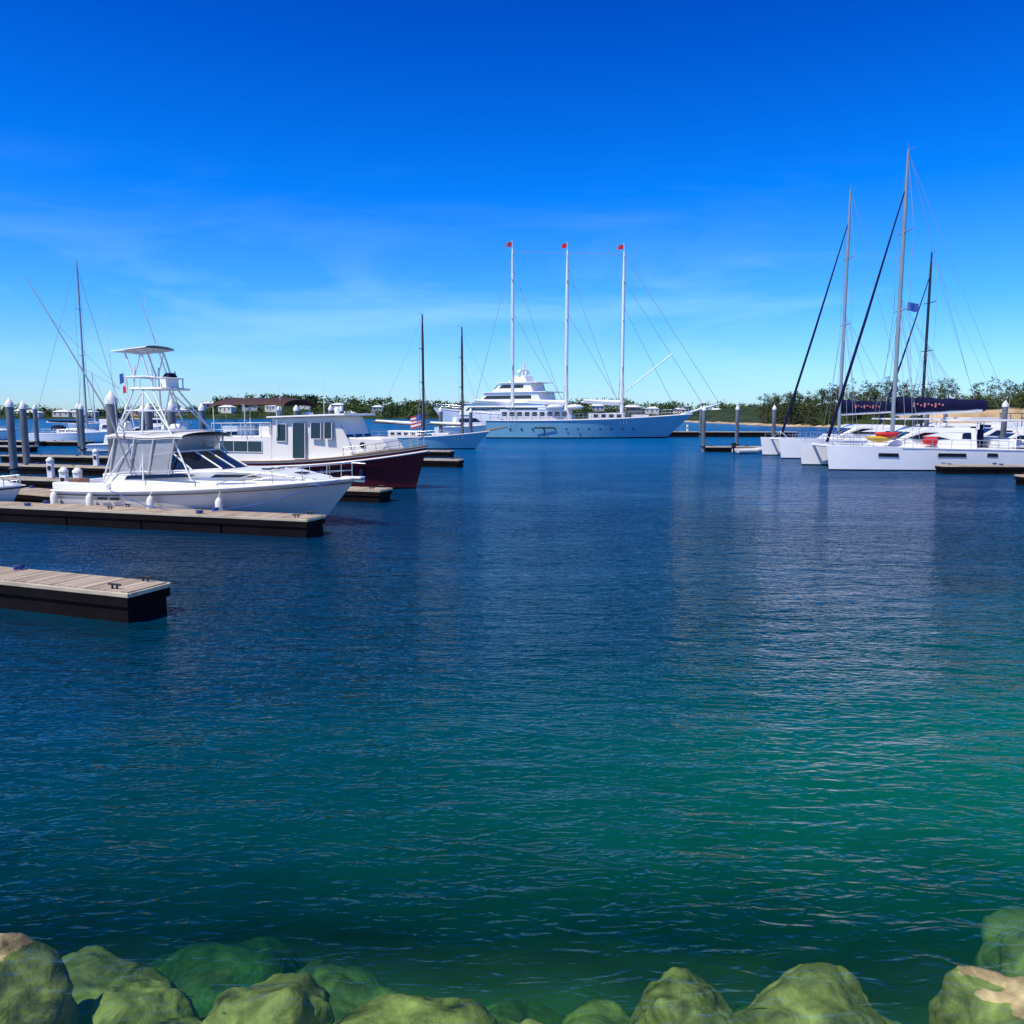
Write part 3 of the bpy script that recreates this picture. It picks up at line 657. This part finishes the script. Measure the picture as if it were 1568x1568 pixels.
for i in range(1500):
    x=random.uniform(-640,640); y=random.triangular(562,680,572)
    z=hfar(x,y)
    if z<-.5: continue
    if any(abs(x-q[0])<q[2]*.5+3 and y<q[1]+4 for q in HS) and random.random()<.92: continue
    h=random.uniform(3.5,8)*(1.25 if fbm(x,0,.02)>.1 else .75)
    if x<-230: h*=.75
    tr.append((x,y,max(0,z),h,random.uniform(4,9),54,'r'))
leafmass('distant_trees','leaf',tr,1.25,False)
tr=[]
for i in range(760):
    x=random.uniform(80,240); y=SHORE(x)+random.triangular(2,70,14)
    z=hnear(x,y)
    if z<.3: continue
    front=y<SHORE(x)+15
    if x>113 and front and random.random()<.93: continue
    tall=fbm(x,y,.02)>-.15 and not front
    tr.append((x,y,z,random.uniform(5,9.5) if tall else random.uniform(1.8,4),random.uniform(1.6,3.2) if tall else random.uniform(2,4),130,'p' if (tall and random.random()<.55) else 'r'))
leafmass('shore_trees','leaf2',tr,.42,True)
for x,y,w in((150,224,9),(124,232,10)):
    house(x,y,max(2.2,hnear(x,y)),w,6,2.6,.1,'stucco_white',1)
# ------------------------------------------------------------ near sea bed and rocks
m,nt,b=newmat('wet_rock'); 
g_=nt.nodes.new('ShaderNodeNewGeometry'); n1=nt.nodes.new('ShaderNodeTexNoise'); n1.inputs['Scale'].default_value=2.6; n1.inputs['Detail'].default_value=10; n1.inputs['Roughness'].default_value=.62; n1.inputs['Distortion'].default_value=.8
nt.links.new(g_.outputs['Position'],n1.inputs['Vector'])
r=nt.nodes.new('ShaderNodeValToRGB'); cr=r.color_ramp; cr.elements[0].position=.34; cr.elements[0].color=(.04,.03,.013,1); cr.elements[1].position=.68; cr.elements[1].color=(.58,.47,.22,1)
k=cr.elements.new(.5); k.color=(.26,.21,.09,1)
nt.links.new(n1.outputs['Fac'],r.inputs[0])
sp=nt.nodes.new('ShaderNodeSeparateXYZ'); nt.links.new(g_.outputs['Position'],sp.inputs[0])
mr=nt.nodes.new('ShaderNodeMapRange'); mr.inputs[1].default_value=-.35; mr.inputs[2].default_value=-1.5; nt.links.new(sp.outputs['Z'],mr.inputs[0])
mxr=nt.nodes.new('ShaderNodeMix'); mxr.data_type='RGBA'; mxr.blend_type='MULTIPLY'; nt.links.new(mr.outputs[0],mxr.inputs[0]); nt.links.new(r.outputs[0],mxr.inputs[6]); mxr.inputs[7].default_value=(.10,.45,.28,1)  # darker green with depth, painted in for light absorbed by the water
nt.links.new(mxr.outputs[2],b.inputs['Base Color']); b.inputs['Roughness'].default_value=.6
n2=nt.nodes.new('ShaderNodeTexNoise'); n2.inputs['Scale'].default_value=9; n2.inputs['Detail'].default_value=8; nt.links.new(g_.outputs['Position'],n2.inputs['Vector'])
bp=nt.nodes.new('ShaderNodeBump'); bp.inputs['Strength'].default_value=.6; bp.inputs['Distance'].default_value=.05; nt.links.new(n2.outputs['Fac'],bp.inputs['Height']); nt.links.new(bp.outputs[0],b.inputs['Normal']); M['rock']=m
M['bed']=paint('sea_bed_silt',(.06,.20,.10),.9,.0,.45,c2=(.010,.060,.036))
def hbed(x,y): return max(-4.2,-1.2-.42*max(0,y-5.2)+.3*max(0,4.6-y)+.3*fbm(x,y,.4))
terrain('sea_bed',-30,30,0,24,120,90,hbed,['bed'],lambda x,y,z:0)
def rock(x,y,z,rx,ry,rz,seed,name='shore_rock'):
    bm=bmesh.new(); bmesh.ops.create_icosphere(bm,subdivisions=5,radius=1)
    for v in bm.verts:
        p=v.co.copy(); q=p*1.1+Vector((seed*3.1,seed*1.7,seed))
        d=1+.30*noise.noise(q)+.12*noise.noise(q*2.4)+.04*noise.noise(q*6)+.02*noise.noise(q*14)
        cell=noise.voronoi(q*.9)[0][0]; d*= .84+.30*min(.7,cell)
        v.co=Vector((p.x*rx*d,p.y*ry*d,p.z*rz*d))
    me=bpy.data.meshes.new(name); bm.to_mesh(me); bm.free()
    for p in me.polygons: p.use_smooth=True
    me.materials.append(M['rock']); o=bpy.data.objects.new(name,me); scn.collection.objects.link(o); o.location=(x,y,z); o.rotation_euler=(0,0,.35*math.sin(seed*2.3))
rk=[(-3.85,5.45,-.50,.54,.5,.56),(-3.5,6.4,-1.2,.62,.5,.44),(-2.98,5.85,-.92,.42,.38,.38),(-1.85,5.62,-.78,.52,.45,.44),(-2.5,5.35,-.82,.42,.38,.40),(-.85,5.42,-.78,.70,.45,.42),(.22,5.32,-.86,.5,.38,.40),
    (1.35,5.68,-.80,.40,.40,.46),(2.3,5.60,-.76,.74,.45,.46),(3.45,5.2,-.48,.48,.44,.54),(5.0,6.9,-1.25,.6,.6,.62),(-5.1,6.8,-1.35,.65,.6,.52),(-1.5,6.8,-1.7,.9,.5,.5),(-.1,6.6,-1.85,.8,.5,.5),(-2.3,6.4,-1.45,.5,.45,.42),
    (4.3,5.6,-.85,.5,.5,.5),(-4.9,5.4,-.8,.5,.5,.5),(-3.3,4.6,-.6,.5,.4,.42),(-2.1,4.7,-.55,.5,.4,.4),(-.9,4.55,-.5,.7,.42,.45),(.5,4.55,-.55,.6,.42,.4),(1.6,4.75,-.6,.5,.42,.4),(2.7,4.6,-.5,.6,.42,.45),(-4.3,4.4,-.4,.6,.5,.5),
    (5.4,5.9,-1.0,.6,.6,.5),(-6,6.0,-1.1,.7,.7,.6),(2.4,6.9,-2.2,.9,.6,.5),(-3.0,7.6,-2.2,1.0,.7,.6),(.8,6.05,-1.35,.5,.4,.38),(3.0,6.2,-1.4,.45,.4,.42),(-.2,5.95,-1.35,.55,.4,.38)]
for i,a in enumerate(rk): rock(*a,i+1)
# ------------------------------------------------------------ water
m=bpy.data.materials.new('harbour_water'); m.use_nodes=True; nt=m.node_tree; nt.nodes.clear(); N=nt.nodes.new; Lk=nt.links.new
out=N('ShaderNodeOutputMaterial'); geo=N('ShaderNodeNewGeometry'); sep=N('ShaderNodeSeparateXYZ'); Lk(geo.outputs['Position'],sep.inputs[0])
def nz(scale,st,det,rot=0,rough=.5,dist=0):
    mp=N('ShaderNodeMapping'); mp.inputs['Scale'].default_value=st; mp.inputs['Rotation'].default_value=(0,0,rot); Lk(geo.outputs['Position'],mp.inputs[0])
    t=N('ShaderNodeTexNoise'); t.inputs['Scale'].default_value=scale; t.inputs['Detail'].default_value=det; t.inputs['Roughness'].default_value=rough; t.inputs['Distortion'].default_value=dist; Lk(mp.outputs[0],t.inputs['Vector']); return t.outputs['Fac']
def mth(op,a,b=None,c=None,clamp=False):
    q=N('ShaderNodeMath'); q.operation=op; q.use_clamp=clamp
    for i,v in enumerate((a,b,c)):
        if v is None: continue
        if isinstance(v,(int,float)): q.inputs[i].default_value=v
        else: Lk(v,q.inputs[i])
    return q.outputs[0]
def ramp(f,els):
    q=N('ShaderNodeValToRGB'); e=q.color_ramp.elements
    while len(e)<len(els): e.new(.5)
    for i,(p,c) in enumerate(els): e[i].position=p; e[i].color=tuple(c)+(1,) if len(c)==3 else c
    Lk(f,q.inputs[0]); return q.outputs[0]
n_big=nz(.35,(.5,1.2,1),1,.25); n_mid=nz(1.6,(.5,1.3,1),1,.3,.5,.4); n_sm=nz(4.2,(.55,1.5,1),2,.22,.5,.5); n_cr=nz(11,(.6,1.3,1),1,.1)
patch=nz(.035,(.6,1.6,1),3); patch2=nz(.35,(.7,1.2,1),2,.5)
rid=mth('SUBTRACT',1.0,mth('MULTIPLY',mth('ABSOLUTE',mth('SUBTRACT',n_sm,.5)),3.2))
h=mth('ADD',mth('ADD',mth('MULTIPLY',n_big,.8),mth('MULTIPLY',n_mid,.52)),mth('ADD',mth('MULTIPLY',rid,.125),mth('MULTIPLY',n_cr,.08)))
pst=mth('MULTIPLY',ramp(patch,[(.38,(.42,.42,.42)),(.6,(1,1,1))]),ramp(patch2,[(.3,(.6,)*3),(.65,(1.0,)*3)]))
bp=N('ShaderNodeBump'); bp.inputs['Distance'].default_value=.31; Lk(h,bp.inputs['Height']); Lk(pst,bp.inputs['Strength'])
Y=sep.outputs['Y']; X=sep.outputs['X']
kx=mth('MULTIPLY',mth('SUBTRACT',1.0,mth('DIVIDE',Y,45.0),clamp=True),1.0)
dist=mth('SUBTRACT',mth('ADD',Y,mth('MULTIPLY',mth('SUBTRACT',patch,.5),14.0)),mth('MULTIPLY',X,kx))
col=ramp(mth('DIVIDE',dist,100.0,clamp=True),[(0.0,(.003,.150,.064)),(.045,(.001,.098,.056)),(.08,(.0,.056,.050)),(.13,(.0,.030,.048)),(.3,(.0,.027,.074)),(.6,(.0,.062,.175)),(.95,(.0,.10,.28))])
dif=N('ShaderNodeBsdfDiffuse'); Lk(col,dif.inputs['Color']); Lk(bp.outputs[0],dif.inputs['Normal'])
tra=N('ShaderNodeBsdfTransparent'); tra.inputs['Color'].default_value=(.72,.95,.70,1)
tf=mth('ADD',Y,mth('MULTIPLY',mth('SUBTRACT',nz(.8,(1,1,1),2),.5),1.2))
tfr=ramp(mth('DIVIDE',mth('SUBTRACT',tf,4.0),6.0,clamp=True),[(0,(.10,)*3),(.25,(.14,)*3),(.38,(.34,)*3),(.58,(.72,)*3),(.9,(1,)*3)])
body=N('ShaderNodeMixShader'); Lk(tfr,body.inputs[0]); Lk(tra.outputs[0],body.inputs[1]); Lk(dif.outputs[0],body.inputs[2])
gl=N('ShaderNodeBsdfGlossy'); gl.inputs['Roughness'].default_value=.05; Lk(bp.outputs[0],gl.inputs['Normal'])
fr=N('ShaderNodeFresnel'); fr.inputs['IOR'].default_value=1.33; Lk(bp.outputs[0],fr.inputs['Normal'])
ff=ramp(mth('DIVIDE',Y,150.0,clamp=True),[(0,(1,)*3),(.3,(.8,)*3),(1,(.45,)*3)])
mx=N('ShaderNodeMixShader'); Lk(mth('MULTIPLY',fr.outputs[0],ff),mx.inputs[0]); Lk(body.outputs[0],mx.inputs[1]); Lk(gl.outputs[0],mx.inputs[2]); Lk(mx.outputs[0],out.inputs['Surface'])
M['water']=m
g=G('harbour_water','water'); S=6000
g.add([(-S,-60,0),(S,-60,0),(S,2*S,0),(-S,2*S,0)],[(0,1,2,3)]); g.done(recalc=False)
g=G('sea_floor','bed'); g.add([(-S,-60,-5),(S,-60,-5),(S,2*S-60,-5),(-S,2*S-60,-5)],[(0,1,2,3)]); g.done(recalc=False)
# ------------------------------------------------------------ sky, sun, camera
to_sun=Vector((-.42,-.34,.86)).normalized()
el=math.asin(to_sun.z); rot=math.atan2(to_sun.x,to_sun.y)
w=bpy.data.worlds.new('World'); scn.world=w; w.use_nodes=True; nt=w.node_tree; N=nt.nodes.new; Lk=nt.links.new
bg=nt.nodes['Background']; sky=N('ShaderNodeTexSky'); sky.sky_type='NISHITA'; sky.sun_disc=False; sky.sun_elevation=el; sky.sun_rotation=rot; sky.air_density=1.0; sky.dust_density=.2; sky.ozone_density=3
tc=N('ShaderNodeTexCoord'); sep=N('ShaderNodeSeparateXYZ'); Lk(tc.outputs['Generated'],sep.inputs[0])
tint=ramp(mth('ADD',sep.outputs['Z'],0,clamp=True),[(0,(.60,.90,1.38)),(.06,(.48,.90,1.45)),(.13,(.22,.78,1.55)),(.25,(.01,.58,1.55)),(.42,(.0,.33,1.26)),(.65,(.04,.38,1.1)),(1,(.30,.52,.90))])
mul=N('ShaderNodeMix'); mul.data_type='RGBA'; mul.blend_type='MULTIPLY'; mul.inputs[0].default_value=1; mul.clamp_result=False
Lk(sky.outputs[0],mul.inputs[6]); Lk(tint,mul.inputs[7])
mp=N('ShaderNodeMapping'); mp.inputs['Scale'].default_value=(1,1,5); mp.inputs['Rotation'].default_value=(.12,.1,0); Lk(tc.outputs['Generated'],mp.inputs[0])
cn=N('ShaderNodeTexNoise'); cn.inputs['Scale'].default_value=2.4; cn.inputs['Detail'].default_value=7; cn.inputs['Roughness'].default_value=.55; cn.inputs['Distortion'].default_value=.6; Lk(mp.outputs[0],cn.inputs['Vector'])
cf=ramp(cn.outputs['Fac'],[(.48,(0,0,0)),(.80,(.42,.42,.42))]); band=ramp(sep.outputs['Z'],[(0,(.3,)*3),(.12,(.8,)*3),(.2,(.3,)*3),(.28,(0,)*3)])
cm=N('ShaderNodeMix'); cm.data_type='RGBA'; cm.clamp_result=False; Lk(mth('MULTIPLY',cf,band),cm.inputs[0]); Lk(mul.outputs[2],cm.inputs[6]); cm.inputs[7].default_value=(6,8.5,10,1)
Lk(cm.outputs[2],bg.inputs['Color']); bg.inputs['Strength'].default_value=.13
L=bpy.data.lights.new('sun','SUN'); L.energy=5.0; L.angle=R(.5); L.color=(1,.93,.82); lo=bpy.data.objects.new('sun',L); scn.collection.objects.link(lo); lo.rotation_euler=to_sun.to_track_quat('Z','Y').to_euler()
cam=bpy.data.cameras.new('camera'); cam.lens=28.26; cam.sensor_width=36; cam.clip_end=20000; cam.clip_start=.1
co=bpy.data.objects.new('camera',cam); scn.collection.objects.link(co); co.location=(0,0,4); co.rotation_euler=(R(83),0,0); scn.camera=co
scn.view_settings.view_transform='Standard'; scn.view_settings.look='None'; scn.view_settings.exposure=0
